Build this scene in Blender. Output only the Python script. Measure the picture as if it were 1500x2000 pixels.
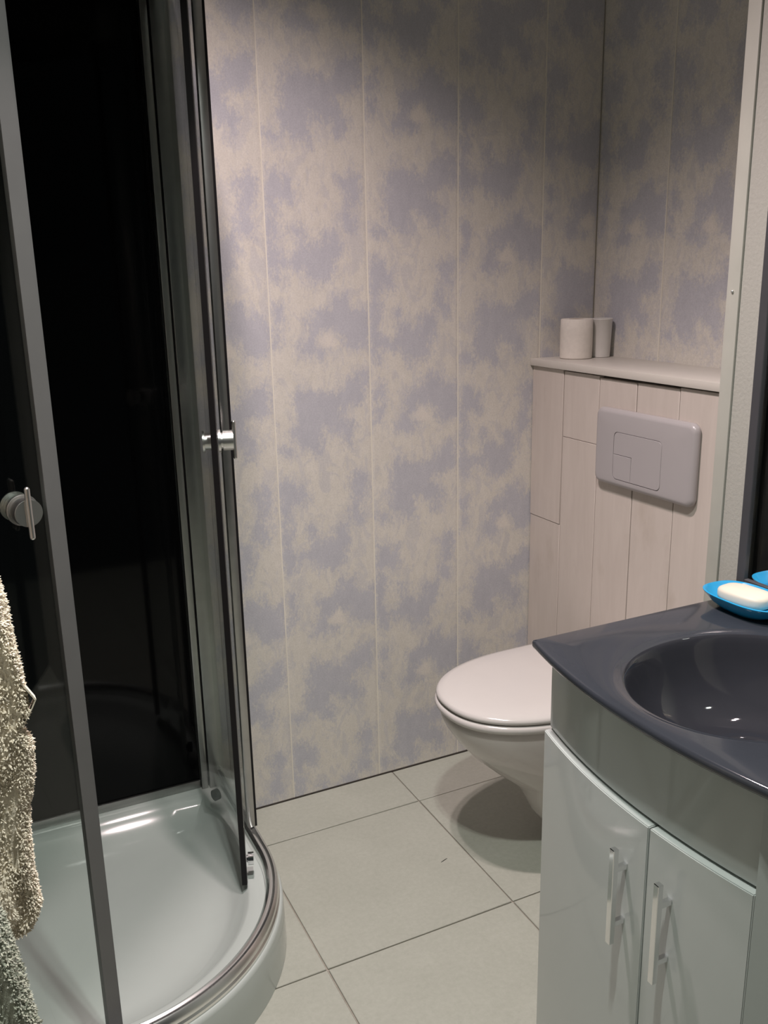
import bpy, bmesh, math, random
import numpy as np
from mathutils import Vector, Matrix

random.seed(7)
rng = np.random.default_rng(7)
for o in list(bpy.data.objects):
    bpy.data.objects.remove(o)
scn = bpy.context.scene
COL = scn.collection

# ------------------------------------------------------------------ camera
CAMH = 1.375
cam_d = bpy.data.cameras.new('camera')
cam = bpy.data.objects.new('camera', cam_d)
COL.objects.link(cam)
cam_d.sensor_fit = 'VERTICAL'
cam_d.sensor_height = 32.0
cam_d.lens = 1762.46 / 2000.0 * 32.0
cam_d.clip_start = 0.02
yaw, pitch, roll = (math.radians(a) for a in (25.48, 14.96, -1.186))
fwd = Vector((math.sin(yaw) * math.cos(pitch), math.cos(yaw) * math.cos(pitch), -math.sin(pitch)))
right0 = Vector((math.cos(yaw), -math.sin(yaw), 0))
up0 = right0.cross(fwd)
right = right0 * math.cos(roll) + up0 * math.sin(roll)
up = -right0 * math.sin(roll) + up0 * math.cos(roll)
cam.matrix_world = Matrix(((right.x, up.x, -fwd.x, 0), (right.y, up.y, -fwd.y, 0),
                           (right.z, up.z, -fwd.z, CAMH), (0, 0, 0, 1)))
scn.camera = cam

# ------------------------------------------------------------------ world, lights, exposure
world = bpy.data.worlds.new('world')
scn.world = world
world.use_nodes = True
world.node_tree.nodes['Background'].inputs[0].default_value = (0.78, 0.95, 0.95, 1)
world.node_tree.nodes['Background'].inputs[1].default_value = 0.03
CEIL = 2.45
SPOTS = [(0.31, 0.62), (0.37, 0.62), (0.425, 1.345), (0.505, 1.300)]
SPOT_POWER = [60, 60, 76, 76]
SPOT_COLOR = [(0.97, 1.0, 0.94)] * 2 + [(1.0, 0.83, 0.825)] * 2
for (sx, sy), pw, pc in zip(SPOTS, SPOT_POWER, SPOT_COLOR):
    ld = bpy.data.lights.new('downlight_lamp', 'SPOT')
    ld.energy = pw
    ld.color = pc
    ld.spot_size = math.radians(124 if sy > 1.2 else 122)
    ld.spot_blend = 1.0
    ld.shadow_soft_size = 0.022
    lo = bpy.data.objects.new('downlight_lamp', ld)
    lo.location = (sx, sy, CEIL - 0.012)
    COL.objects.link(lo)
vs = scn.view_settings
vs.view_transform = 'Standard'
vs.look = 'None'
vs.gamma = 1.0
vs.use_curve_mapping = False
vs.exposure = -0.2

# ------------------------------------------------------------------ dimensions (metres; photographer stands at 0,0)
YB = 2.0616      # back wall
XN = 1.641       # niche side wall
XBOX = 1.4424    # front of cistern box
XW = 1.25        # mirror wall
YW = 1.20        # corner of the mirror wall
XL = -0.36       # side wall
YF = -0.25       # front end of the modelled room

# ------------------------------------------------------------------ node material helpers
class NT:
    def __init__(self, name):
        self.m = bpy.data.materials.new(name)
        self.m.use_nodes = True
        self.t = self.m.node_tree
        self.b = self.t.nodes['Principled BSDF']
        self.out = self.t.nodes['Material Output']
    def n(self, typ, **kw):
        nd = self.t.nodes.new(typ)
        for k, v in kw.items():
            if hasattr(nd, k):
                setattr(nd, k, v)
            else:
                nd.inputs[k.replace('_', ' ')].default_value = v
        return nd
    def l(self, a, b):
        self.t.links.new(a, b)
    def coords(self, scale=(1, 1, 1)):
        tc = self.n('ShaderNodeTexCoord')
        mp = self.n('ShaderNodeMapping')
        mp.inputs['Scale'].default_value = scale
        self.l(tc.outputs['Object'], mp.inputs[0])
        return mp.outputs[0]
    def noise(self, vec, scale, detail=4, rough=0.55, dist=0.0):
        nd = self.n('ShaderNodeTexNoise')
        nd.inputs['Scale'].default_value = scale
        nd.inputs['Detail'].default_value = detail
        nd.inputs['Roughness'].default_value = rough
        nd.inputs['Distortion'].default_value = dist
        if vec is not None:
            self.l(vec, nd.inputs['Vector'])
        return nd.outputs['Fac']
    def ramp(self, fac, stops):
        r = self.n('ShaderNodeValToRGB')
        e = r.color_ramp.elements
        while len(e) < len(stops):
            e.new(0.5)
        for el, (p, c) in zip(e, stops):
            el.position = p
            el.color = (*c, 1) if len(c) == 3 else c
        self.l(fac, r.inputs[0])
        return r.outputs[0]
    def math(self, op, a, b=None):
        nd = self.n('ShaderNodeMath', operation=op)
        for i, v in enumerate((a, b)):
            if v is None:
                continue
            if isinstance(v, (int, float)):
                nd.inputs[i].default_value = v
            else:
                self.l(v, nd.inputs[i])
        return nd.outputs[0]
    def mix(self, fac, a, b, blend='MIX'):
        nd = self.n('ShaderNodeMix', data_type='RGBA', blend_type=blend)
        if isinstance(fac, (int, float)):
            nd.inputs[0].default_value = fac
        else:
            self.l(fac, nd.inputs[0])
        for i, v in ((6, a), (7, b)):
            if isinstance(v, tuple):
                nd.inputs[i].default_value = (*v, 1)
            else:
                self.l(v, nd.inputs[i])
        return nd.outputs[2]
    def bump(self, h, strength=0.1, dist=0.002):
        nd = self.n('ShaderNodeBump')
        nd.inputs['Strength'].default_value = strength
        nd.inputs['Distance'].default_value = dist
        self.l(h, nd.inputs['Height'])
        self.l(nd.outputs[0], self.b.inputs['Normal'])
    def set(self, color=None, rough=None, metal=None, spec=None, coat=None):
        if color is not None:
            if isinstance(color, tuple):
                self.b.inputs['Base Color'].default_value = (*color, 1)
            else:
                self.l(color, self.b.inputs['Base Color'])
        if rough is not None:
            self.b.inputs['Roughness'].default_value = rough
        if metal is not None:
            self.b.inputs['Metallic'].default_value = metal
        if spec is not None:
            self.b.inputs['Specular IOR Level'].default_value = spec
        if coat is not None:
            self.b.inputs['Coat Weight'].default_value = coat
            self.b.inputs['Coat Roughness'].default_value = 0.03
        return self.m

def simple(name, c, rough=0.5, metal=0.0, spec=0.5, var=0.04, scale=14, coat=None, bump=0):
    k = NT(name)
    v = k.noise(k.coords(), scale, 5)
    col = k.ramp(v, [(0.3, tuple(x * (1 - var) for x in c)), (0.7, tuple(min(1, x * (1 + var)) for x in c))])
    if bump:
        k.bump(v, bump)
    return k.set(col, rough, metal, spec, coat)

# printed wall panel: cream ground, blue-grey sponge patches whose outline comes from the 'patch' field of the print
def mat_print():
    k = NT('printed_wall_panel')
    at = k.n('ShaderNodeAttribute', attribute_name='patch')
    tri = k.n('ShaderNodeAttribute', attribute_name='motif')
    vec = k.coords()
    # sponge strokes lean slightly across the panel
    mp = k.n('ShaderNodeMapping')
    mp.inputs['Rotation'].default_value = (0.0, math.radians(-28), 0.0)
    mp.inputs['Scale'].default_value = (1.35, 1.0, 0.75)
    k.l(vec, mp.inputs[0])
    sv = mp.outputs[0]
    n1 = k.noise(sv, 34, 8, 0.72)
    n2 = k.noise(sv, 130, 6, 0.75)
    n3 = k.noise(sv, 20, 7, 0.7, 0.8)
    a = k.math('MULTIPLY', at.outputs['Fac'], 25.0)
    b = k.math('MULTIPLY', k.math('SUBTRACT', n1, 0.5), 2.6)
    c = k.math('MULTIPLY', k.math('SUBTRACT', n2, 0.5), 2.4)
    s = k.math('ADD', k.math('ADD', k.math('ADD', a, b), c), 0.62)
    fac = k.ramp(s, [(0.14, (0, 0, 0)), (0.5, (0.47, 0.47, 0.47)), (0.86, (1, 1, 1))])
    smudge = k.ramp(n3, [(0.50, (0, 0, 0)), (0.58, (0.45, 0.45, 0.45))])
    ground = k.mix(k.noise(sv, 55, 6, 0.75), (0.56, 0.54, 0.485), (0.77, 0.74, 0.68))
    patch = k.mix(k.noise(sv, 40, 6, 0.75), (0.41, 0.42, 0.465), (0.59, 0.59, 0.62))
    fmax = k.math('MAXIMUM', fac, smudge)
    col = k.mix(fmax, ground, patch)
    col = k.mix(k.math('MULTIPLY', tri.outputs['Fac'], 0.7), col, (0.72, 0.68, 0.62))
    speck = k.ramp(k.noise(vec, 260, 3, 0.8), [(0.35, (0.90, 0.90, 0.90)), (0.65, (1.05, 1.05, 1.05))])
    col = k.mix(1.0, col, speck, 'MULTIPLY')
    k.set(col, 0.42, 0, 0.35)
    k.bump(n2, 0.04, 0.001)
    return k.m

def mat_tile():
    k = NT('stone_floor_tile')
    vec = k.coords()
    a = k.noise(vec, 7, 7, 0.62)
    b = k.noise(vec, 90, 5, 0.7)
    col = k.mix(a, (0.355, 0.365, 0.315), (0.445, 0.455, 0.40))
    col = k.mix(1.0, col, k.ramp(b, [(0.3, (0.91, 0.91, 0.90)), (0.7, (1.04, 1.04, 1.04))]), 'MULTIPLY')
    k.set(col, 0.45, 0, 0.4)
    k.bump(b, 0.06, 0.001)
    return k.m

def mat_plank():
    k = NT('whitewashed_plank')
    vec = k.coords((6, 6, 0.7))
    a = k.noise(vec, 6, 6, 0.65, 0.6)
    b = k.noise(k.coords((1, 1, 0.5)), 9, 5, 0.6)
    col = k.mix(a, (0.51, 0.455, 0.41), (0.64, 0.58, 0.53))
    col = k.mix(k.ramp(b, [(0.58, (0, 0, 0)), (0.78, (0.5, 0.5, 0.5))]), col, (0.40, 0.34, 0.28))
    k.set(col, 0.55, 0, 0.35)
    k.bump(a, 0.12, 0.001)
    return k.m

def mat_shelf():
    k = NT('white_shelf_board')
    a = k.noise(k.coords((8, 0.8, 8)), 6, 5, 0.6)
    k.set(k.mix(a, (0.56, 0.53, 0.48), (0.64, 0.61, 0.56)), 0.45, 0, 0.4)
    return k.m

def mat_glass(name, tint, ior=1.5, gl_rough=0.0):
    k = NT(name)
    k.t.nodes.remove(k.b)
    tr = k.n('ShaderNodeBsdfTransparent')
    tr.inputs[0].default_value = (*tint, 1)
    gl = k.n('ShaderNodeBsdfGlossy')
    gl.inputs['Roughness'].default_value = gl_rough
    gl.inputs['Color'].default_value = (1, 1, 1, 1)
    fr = k.n('ShaderNodeFresnel')
    fr.inputs[0].default_value = ior
    # the same reflectance whichever side of the pane the ray meets
    geo = k.n('ShaderNodeNewGeometry')
    ni = k.n('ShaderNodeMix', data_type='FLOAT')
    k.l(geo.outputs['Backfacing'], ni.inputs[0])
    ni.inputs[2].default_value = ior
    ni.inputs[3].default_value = 1.0 / ior
    fr2 = k.n('ShaderNodeFresnel')
    lw = k.n('ShaderNodeLayerWeight')
    lw.inputs[0].default_value = 0.5
    f5 = k.math('POWER', lw.outputs['Facing'], 5.0)
    refl = k.math('ADD', k.math('MULTIPLY', f5, 0.975), 0.025)
    mx = k.n('ShaderNodeMixShader')
    k.l(refl, mx.inputs[0])
    k.l(tr.outputs[0], mx.inputs[1])
    k.l(gl.outputs[0], mx.inputs[2])
    for nd in (fr, fr2, ni, geo):
        k.t.nodes.remove(nd)
    k.l(mx.outputs[0], k.out.inputs[0])
    return k.m

def mat_terry(name, c1, c2):
    k = NT(name)
    vec = k.coords()
    a = k.noise(vec, 26, 6, 0.7)
    b = k.noise(vec, 240, 3, 0.7)
    col = k.mix(a, c1, c2)
    col = k.mix(1.0, col, k.ramp(b, [(0.3, (0.85, 0.83, 0.80)), (0.7, (1.1, 1.1, 1.1))]), 'MULTIPLY')
    k.set(col, 0.95, 0, 0.1)
    k.b.inputs['Sheen Weight'].default_value = 0.6
    k.bump(b, 0.6, 0.004)
    return k.m

M = {
    'print': mat_print(),
    'tile': mat_tile(),
    'plank': mat_plank(),
    'shelf': mat_shelf(),
    'joint': simple('cream_joint', (0.76, 0.73, 0.64), 0.45),
    'grout': simple('grout', (0.34, 0.31, 0.265), 0.9, var=0.12, scale=60),
    'plaster': simple('white_textured_wallpaper', (0.38, 0.375, 0.34), 0.7, var=0.03, scale=160, bump=0.35),
    'backing': simple('wall_backing', (0.42, 0.40, 0.36), 0.8),
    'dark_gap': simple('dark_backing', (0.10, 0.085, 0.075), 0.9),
    'ceiling': simple('white_ceiling', (0.70, 0.70, 0.68), 0.8),
    'trim': simple('white_painted_trim', (0.42, 0.42, 0.375), 0.4),
    'black': simple('black_shower_glass', (0.0022, 0.0022, 0.0025), 0.06, spec=0.16, var=0.0),
    'alu': simple('brushed_aluminium', (0.42, 0.42, 0.41), 0.32, 1.0, var=0.05, scale=40),
    'rail': simple('chrome_rail', (0.90, 0.90, 0.89), 0.27, 1.0, var=0.01),
    'chrome': simple('polished_chrome', (0.80, 0.80, 0.81), 0.07, 1.0, var=0.01),
    'satin': simple('satin_chrome', (0.72, 0.72, 0.70), 0.30, 1.0, var=0.02),
    'seal_black': simple('black_rubber_seal', (0.006, 0.005, 0.006), 0.5, spec=0.3, var=0.0),
    'seal_grey': simple('grey_plastic_seal', (0.13, 0.13, 0.13), 0.35, spec=0.5),
    'acrylic': simple('white_acrylic', (0.49, 0.535, 0.51), 0.12, spec=0.5, var=0.01),
    'ceramic': simple('white_ceramic', (0.64, 0.61, 0.585), 0.07, spec=0.5, var=0.01),
    'seatw': simple('white_toilet_seat_plastic', (0.595, 0.57, 0.55), 0.16, spec=0.5, var=0.01),
    'plate': simple('flush_plate_plastic', (0.40, 0.38, 0.385), 0.28, spec=0.45, var=0.01),
    'lacquer': simple('grey_white_gloss_lacquer', (0.49, 0.53, 0.515), 0.07, spec=0.5, var=0.015, scale=4),
    'slate': simple('slate_grey_glass', (0.034, 0.038, 0.047), 0.10, spec=0.5, var=0.05),
    'bowl': simple('dark_grey_glass_bowl', (0.026, 0.027, 0.033), 0.05, spec=0.5, var=0.05),
    'mirror': NT('mirror_silver').set((0.86, 0.88, 0.88), 0.01, 1.0),
    'frame': simple('anthracite_frame', (0.060, 0.060, 0.066), 0.4, spec=0.4),
    'paper': simple('white_tissue_paper', (0.72, 0.68, 0.62), 0.95, spec=0.1, var=0.04, scale=90, bump=0.3),
    'cup': simple('white_plastic_cup', (0.66, 0.65, 0.62), 0.35, spec=0.4),
    'blue': simple('bright_blue_plastic', (0.018, 0.30, 0.58), 0.28, spec=0.5, var=0.03),
    'soap': simple('cream_soap', (0.66, 0.60, 0.50), 0.45, spec=0.4, var=0.02),
    'glass': mat_glass('clear_shower_glass', (0.955, 0.975, 0.965)),
    'terry': mat_terry('beige_terry', (0.84, 0.75, 0.60), (0.96, 0.90, 0.77)),
    'terry_green': mat_terry('sage_terry', (0.34, 0.36, 0.28), (0.50, 0.53, 0.45)),
    'hole': simple('dark_hole', (0.02, 0.017, 0.015), 0.8),
    'lens': None,
}
_k = NT('lamp_lens')
_k.b.inputs['Emission Color'].default_value = (1, 0.94, 0.85, 1)
_k.b.inputs['Emission Strength'].default_value = 6.0
M['lens'] = _k.m

# ------------------------------------------------------------------ mesh helpers
def mesh_obj(name, verts, faces, mat, parent=None, smooth=False, loc=None):
    me = bpy.data.meshes.new(name)
    me.from_pydata([tuple(v) for v in verts], [], [tuple(f) for f in faces])
    me.update()
    o = bpy.data.objects.new(name, me)
    COL.objects.link(o)
    me.materials.append(mat)
    if smooth:
        me.polygons.foreach_set('use_smooth', [True] * len(me.polygons))
    if parent is not None:
        o.parent = parent
        o.matrix_parent_inverse = Matrix.Translation(parent.location).inverted()
    return o

def bm_obj(name, bm, mat, parent=None, smooth=False, sharp=40):
    bmesh.ops.recalc_face_normals(bm, faces=bm.faces[:])
    me = bpy.data.meshes.new(name)
    bm.to_mesh(me)
    bm.free()
    o = bpy.data.objects.new(name, me)
    COL.objects.link(o)
    me.materials.append(mat)
    if smooth:
        me.polygons.foreach_set('use_smooth', [True] * len(me.polygons))
        me.set_sharp_from_angle(angle=math.radians(sharp))
    if parent is not None:
        o.parent = parent
        o.matrix_parent_inverse = Matrix.Translation(parent.location).inverted()
    return o

def add_box(bm, lo, hi, bev=0.0, seg=2):
    ret = bmesh.ops.create_cube(bm, size=1.0)
    vs_ = ret['verts']
    lo = Vector(lo); hi = Vector(hi)
    for v in vs_:
        v.co = Vector((lo[i] + (v.co[i] + 0.5) * (hi[i] - lo[i]) for i in range(3)))
    if bev > 0:
        es = list({e for v in vs_ for e in v.link_edges})
        bmesh.ops.bevel(bm, geom=es, offset=bev, segments=seg, profile=0.5, affect='EDGES')
    return bm

def box(name, lo, hi, mat, parent=None, bev=0.0, seg=2):
    bm = bmesh.new()
    add_box(bm, lo, hi, bev, seg)
    return bm_obj(name, bm, mat, parent, smooth=bev > 0)

def loft(rings, close=True, cap0=True, cap1=True):
    """rings: list of equally long point lists -> verts, faces"""
    n = len(rings[0])
    verts = [p for r in rings for p in r]
    faces = []
    for i in range(len(rings) - 1):
        for j in range(n if close else n - 1):
            a = i * n + j; b = i * n + (j + 1) % n
            faces.append((a, b, b + n, a + n))
    if cap0:
        faces.append(tuple(range(n))[::-1])
    if cap1:
        faces.append(tuple(range((len(rings) - 1) * n, len(rings) * n)))
    return verts, faces

def add_geo(bm, verts, faces):
    vv = [bm.verts.new(v) for v in verts]
    for f in faces:
        try:
            bm.faces.new([vv[i] for i in f])
        except ValueError:
            pass

def sweep_section(path, section, closed_section=True):
    """vertical-section sweep along a horizontal path: section = [(offset to the outside, z)]"""
    pts = [Vector(p) for p in path]
    rings = []
    for i, p in enumerate(pts):
        a = pts[max(0, i - 1)]; b = pts[min(len(pts) - 1, i + 1)]
        t = (b - a).normalized()
        nrm = Vector((t.y, -t.x))
        rings.append([(p.x + nrm.x * o, p.y + nrm.y * o, z) for o, z in section])
    return loft(rings, closed_section)

def cyl_between(bm, a, b, r, seg=20, r2=None):
    a = Vector(a); b = Vector(b)
    d = (b - a)
    L = d.length
    rot = d.to_track_quat('Z', 'Y').to_matrix().to_4x4()
    mat = Matrix.Translation((a + b) / 2) @ rot
    bmesh.ops.create_cone(bm, cap_ends=True, segments=seg, radius1=r, radius2=r if r2 is None else r2, depth=L, matrix=mat)

def lathe(profile, seg=40, axis_o=(0, 0, 0), axis='Z'):
    rings = []
    for r, z in profile:
        ring = []
        for j in range(seg):
            t = 2 * math.pi * j / seg
            c, s = r * math.cos(t), r * math.sin(t)
            p = {'Z': (c, s, z), 'X': (z, c, s), 'Y': (c, z, -s)}[axis]
            ring.append(tuple(axis_o[i] + p[i] for i in range(3)))
        rings.append(ring)
    return loft(rings)

def empty(name, loc):
    o = bpy.data.objects.new(name, None)
    o.location = loc
    o.empty_display_size = 0.05
    COL.objects.link(o)
    return o

def tag(o, label=None, cat=None, group=None, kind=None):
    if label: o['label'] = label
    if cat: o['category'] = cat
    if group: o['group'] = group
    if kind: o['kind'] = kind
    return o

def struct(o, label=None):
    return tag(o, label, None, None, 'structure')

# ------------------------------------------------------------------ floor
floor = struct(box('floor', (XL - 0.1, YF, -0.06), (XN + 0.1, YB + 0.06, -0.004), M['grout']),
               'pale stone-tiled bathroom floor with thin grey grout lines')
TILE = 0.4494
xs = [0.541 + TILE * i for i in range(-3, 4)]
ys = [1.4475 + TILE * i for i in range(-6, 3)]
G = 0.0016
for i in range(len(xs) - 1):
    for j in range(len(ys) - 1):
        x0, x1 = max(xs[i], XL), min(xs[i + 1], XN)
        y0, y1 = max(ys[j], YF), min(ys[j + 1], YB)
        if x1 - x0 < 0.02 or y1 - y0 < 0.02:
            continue
        if x0 > XBOX and y0 > YW or x0 > XW and y1 < YW:
            continue
        box('tile', (x0 + G, y0 + G, -0.0042), (x1 - G, y1 - G, random.uniform(-0.0003, 0.0003)), M['tile'], floor, bev=0.0012, seg=1)
# small dark chip mark on the tile in front of the toilet
sp, sf = lathe([(0.0015, 0.0003), (0.0015, 0.0009)], 8)
sp = [(0.985 - 0.06 + x * 7 + y * 1.2, 1.535 + 0.11 + y + x * 2.2, z) for x, y, z in sp]
mesh_obj('chip_mark', sp, sf, M['hole'], floor)

# ------------------------------------------------------------------ ceiling with downlights
ceil = struct(box('ceiling', (XL - 0.1, YF, CEIL), (XN + 0.1, YB + 0.06, CEIL + 0.05), M['ceiling']), 'plain white bathroom ceiling')
for sx, sy in SPOTS:
    v, f = lathe([(0.030, CEIL - 0.001), (0.030, CEIL - 0.006), (0.043, CEIL - 0.006), (0.045, CEIL - 0.001)], 32, (sx, sy, 0))
    mesh_obj('downlight_ring', v, f[:-2], M['satin'], ceil, smooth=True)

# ------------------------------------------------------------------ printed wall panels
PERIOD = 0.72
PW = 0.256
POLYS = [
    [(94,46),(110,57),(132,64),(148,73),(159,99),(186,100),(202,83),(210,68),(256,69),(258,44),(257,-20),(215,-31),(190,-19),(180,3),(167,14),(151,24),(129,6),(115,-8),(128,-23),(144,-27),(133,-41),(100,-46),(72,-42),(75,-16),(98,12),(96,32)],
    [(8,66),(19,84),(34,81),(35,53),(23,30),(12,47)],
    [(13,23),(31,25),(24,-8),(6,-17)],
    [(56,-142),(74,-109),(86,-124),(124,-130),(156,-140),(184,-111),(213,-93),(246,-88),(248,-131),(239,-161),(210,-167),(185,-173),(174,-184),(192,-202),(211,-227),(199,-267),(182,-266),(174,-239),(147,-236),(136,-222),(120,-223),(121,-249),(123,-280),(106,-286),(85,-271),(61,-259),(42,-226),(56,-195),(52,-167)],
    [(3,-255),(35,-253),(53,-268),(47,-283),(10,-274)],
    [(2,-371),(12,-338),(41,-339),(54,-361),(68,-355),(71,-400),(65,-415),(33,-406),(26,-431),(10,-429),(1,-404)],
    [(187,-356),(222,-336),(242,-346),(235,-400),(217,-430),(231,-448),(227,-475),(192,-470),(185,-439),(200,-417),(204,-385)],
    [(144,-472),(183,-475),(191,-512),(172,-545),(169,-572),(151,-589),(122,-581),(110,-596),(94,-577),(86,-559),(39,-551),(29,-588),(8,-579),(1,-545),(1,-497),(1,-452),(15,-435),(34,-438),(32,-475),(22,-505),(41,-527),(63,-531),(80,-514),(71,-464),(88,-464),(98,-492),(120,-504),(143,-499)],
    [(169,-643),(179,-622),(196,-616),(199,-639),(172,-652)],
]
TRI = [(151, 22), (132, 6), (117, -7), (130, -20), (150, -25), (172, -22), (166, -6), (160, 6)]

def sdf(poly, U, V):
    P = np.array(poly, float) / 1000
    d = np.full(U.shape, 9.0)
    inside = np.zeros(U.shape, bool)
    for i in range(len(P)):
        a, b = P[i], P[(i + 1) % len(P)]
        e = b - a
        wx, wy = U - a[0], V - a[1]
        t = np.clip((wx * e[0] + wy * e[1]) / (e @ e), 0, 1)
        d = np.minimum(d, np.hypot(wx - e[0] * t, wy - e[1] * t))
        c = (a[1] > V) != (b[1] > V)
        xi = a[0] + (V - a[1]) / (e[1] if abs(e[1]) > 1e-9 else 1e-9) * e[0]
        inside ^= c & (U < xi)
    return np.where(inside, d, -d)

def print_fields(U, V):
    """U across the panel, V relative to the motif; the print repeats every PERIOD"""
    best = np.full(U.shape, -9.0)
    tri = np.full(U.shape, -9.0)
    Vm = np.mod(V + 0.62, PERIOD) - 0.62
    for s in (-PERIOD, 0, PERIOD):
        for p in POLYS:
            best = np.maximum(best, sdf(p, U, Vm + s))
        tri = np.maximum(tri, sdf(TRI, U, Vm + s))
    return np.clip(best, -0.03, 0.03), np.clip(tri / 0.004, 0, 1)

STEP = 0.006
TU = np.arange(0, PW + STEP, STEP)
TV = np.arange(0, PERIOD, STEP)
_U, _V = np.meshgrid(TU, TV)
T_PATCH, T_TRI = print_fields(_U, _V)

def tile_lookup(T, u, v):
    fi = np.mod(v, PERIOD) / STEP
    i0 = np.floor(fi).astype(int) % len(TV); i1 = (i0 + 1) % len(TV); ti = fi - np.floor(fi)
    fj = np.clip(u / STEP, 0, len(TU) - 1.001); j0 = fj.astype(int); tj = fj - j0
    return (T[i0, j0] * (1 - ti) * (1 - tj) + T[i1, j0] * ti * (1 - tj) + T[i0, j0 + 1] * (1 - ti) * tj + T[i1, j0 + 1] * ti * tj)

def wall_panel(parent, org, du, nrm, u0, u1, zt, z0=0.004, z1=CEIL):
    """org: point at panel u=0 on the wall; du: unit direction across; nrm: outward normal"""
    g = 0.0014
    us = np.linspace(u0 + g, u1 - g, max(4, int((u1 - u0) / STEP)))
    zs = np.arange(z0, z1 + STEP * 0.5, STEP)
    nu, nz = len(us), len(zs)
    UU, ZZ = np.meshgrid(us, zs)
    depth = np.full(UU.shape, 0.0)
    depth[:, 0] = depth[:, -1] = -0.0008
    org = np.array(org); du = np.array(du); nrm = np.array(nrm)
    pos = org[None, None] + UU[..., None] * du + depth[..., None] * nrm + ZZ[..., None] * np.array([0, 0, 1.0])
    front = pos.reshape(-1, 3)
    faces = []
    for i in range(nz - 1):
        for j in range(nu - 1):
            a = i * nu + j
            faces.append((a, a + 1, a + nu + 1, a + nu))
    # rim back to the wall
    loop = list(range(nu)) + [i * nu + nu - 1 for i in range(1, nz)] + [(nz - 1) * nu + j for j in range(nu - 2, -1, -1)] + [i * nu for i in range(nz - 2, 0, -1)]
    base = len(front)
    back = front[loop] - nrm * (0.006 + depth.reshape(-1)[loop])[:, None]
    verts = np.vstack([front, back])
    m = len(loop)
    for q in range(m):
        faces.append((loop[q], base + q, base + (q + 1) % m, loop[(q + 1) % m]))
    o = mesh_obj('panel', verts, faces, M['print'], parent)
    p = tile_lookup(T_PATCH, UU.ravel(), ZZ.ravel() - zt)
    t = tile_lookup(T_TRI, UU.ravel(), ZZ.ravel() - zt)
    for nm, arr in (('patch', p), ('motif', t)):
        at = o.data.attributes.new(nm, 'FLOAT', 'POINT')
        at.data.foreach_set('value', np.concatenate([arr, np.full(m, -0.01 if nm == 'patch' else 0.0)]).astype(np.float32))
    return o

wall_back = struct(box('wall_back', (XL - 0.1, YB + 0.006, -0.01), (XN + 0.1, YB + 0.12, CEIL), M['joint']),
                   'back wall clad in mottled cream and blue-grey panels')
seams = [0.440, 0.696, 0.952, 1.206, 1.463, 1.641]
tri_z = [1.209, 1.220, 1.019, 1.412, 1.496]
for i in range(5):
    x0, x1 = seams[i], seams[i + 1]
    wall_panel(wall_back, (x0, YB, 0), (1, 0, 0), (0, -1, 0), 0, x1 - x0, tri_z[i])
    if i:
        box('joint_strip', (x0 - 0.0014, YB - 0.0003, 0.004), (x0 + 0.0014, YB + 0.006, CEIL), M['joint'], wall_back)
# dark strip painting the shade where the panels stop short of the floor
box('floor_gap_shade', (0.5, YB + 0.0005, 0.0), (XBOX, YB + 0.0065, 0.004), M['dark_gap'], wall_back)

wall_niche = struct(box('wall_niche', (XN + 0.006, YW, -0.01), (XN + 0.1, YB + 0.006, CEIL), M['joint']),
                    'shaded side wall of the toilet niche with mottled blue-grey panels')
nse = [YB, 1.797, 1.541, 1.285]
for i, zt in enumerate((1.474, 1.468, 1.30)):
    y0, y1 = nse[i], nse[i + 1]
    off = 0.0 if i else (PW - (y0 - y1))
    wall_panel(wall_niche, (XN, y0 + off, 0), (0, -1, 0), (-1, 0, 0), off, off + (y0 - y1), zt, z0=1.125)
    if i:
        box('joint_strip', (XN - 0.0003, y0 - 0.0014, 1.125), (XN + 0.006, y0 + 0.0014, CEIL), M['joint'], wall_niche)

# ------------------------------------------------------------------ cistern box with planks
ZB = 1.118
wall_cis = struct(box('wall_cistern', (XBOX + 0.014, YW - 0.0, 0.0), (XN + 0.006, YB, ZB), M['dark_gap']),
                  'boxed-in cistern wall of white painted upright planks')
pls = [YB - 0.001, 1.921, 1.777, 1.641, 1.5026, 1.362, YW + 0.002]
for i in range(len(pls) - 1):
    ya, yb_ = pls[i], pls[i + 1]
    ptop = ZB - (0.0005, 0.003, 0.007, 0.006, 0.003, 0.001)[i]
    splits = {0: [0.0, 0.70, ptop], 1: [0.0, 0.943, ptop]}.get(i, [0.0, ptop])
    for s in range(len(splits) - 1):
        dx = random.uniform(-0.0012, 0.0012)
        box('plank', (XBOX + dx, yb_ + 0.0015, splits[s] + (0.0006 if s else 0.002)), (XBOX + 0.0145, ya - 0.0015, splits[s + 1] - 0.0006),
            M['plank'], wall_cis, bev=0.0008, seg=1)
bm = bmesh.new()
cyl_between(bm, (XBOX - 0.0006, 2.050, 0.985), (XBOX + 0.002, 2.050, 0.985), 0.0028, 12)
bm_obj('nail_hole', bm, M['hole'], wall_cis)

# mirror wall and its corner trim
wall_right = struct(box('wall_right', (XW, YF, 0.0), (XN + 0.1, YW - 0.0035, CEIL), M['plaster']), 'white textured wall carrying the mirror')
trim = struct(empty('trim_1', (XW, YW, 0)), 'white painted corner strip at the edge of the toilet niche')
box('trim_face', (XW - 0.005, YW - 0.026, 0.0), (XW - 0.0002, YW + 0.002, CEIL - 0.001), M['trim'], trim, bev=0.0015)
box('trim_return', (XW - 0.0002, YW - 0.0035, 0.0), (XW + 0.03, YW + 0.002, CEIL - 0.001), M['trim'], trim, bev=0.001)
bm = bmesh.new()
bmesh.ops.create_uvsphere(bm, u_segments=12, v_segments=8, radius=0.0028, matrix=Matrix.Translation((XW - 0.0055, YW - 0.012, 1.328)))
bm_obj('screw_head', bm, M['satin'], trim, smooth=True)

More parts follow.
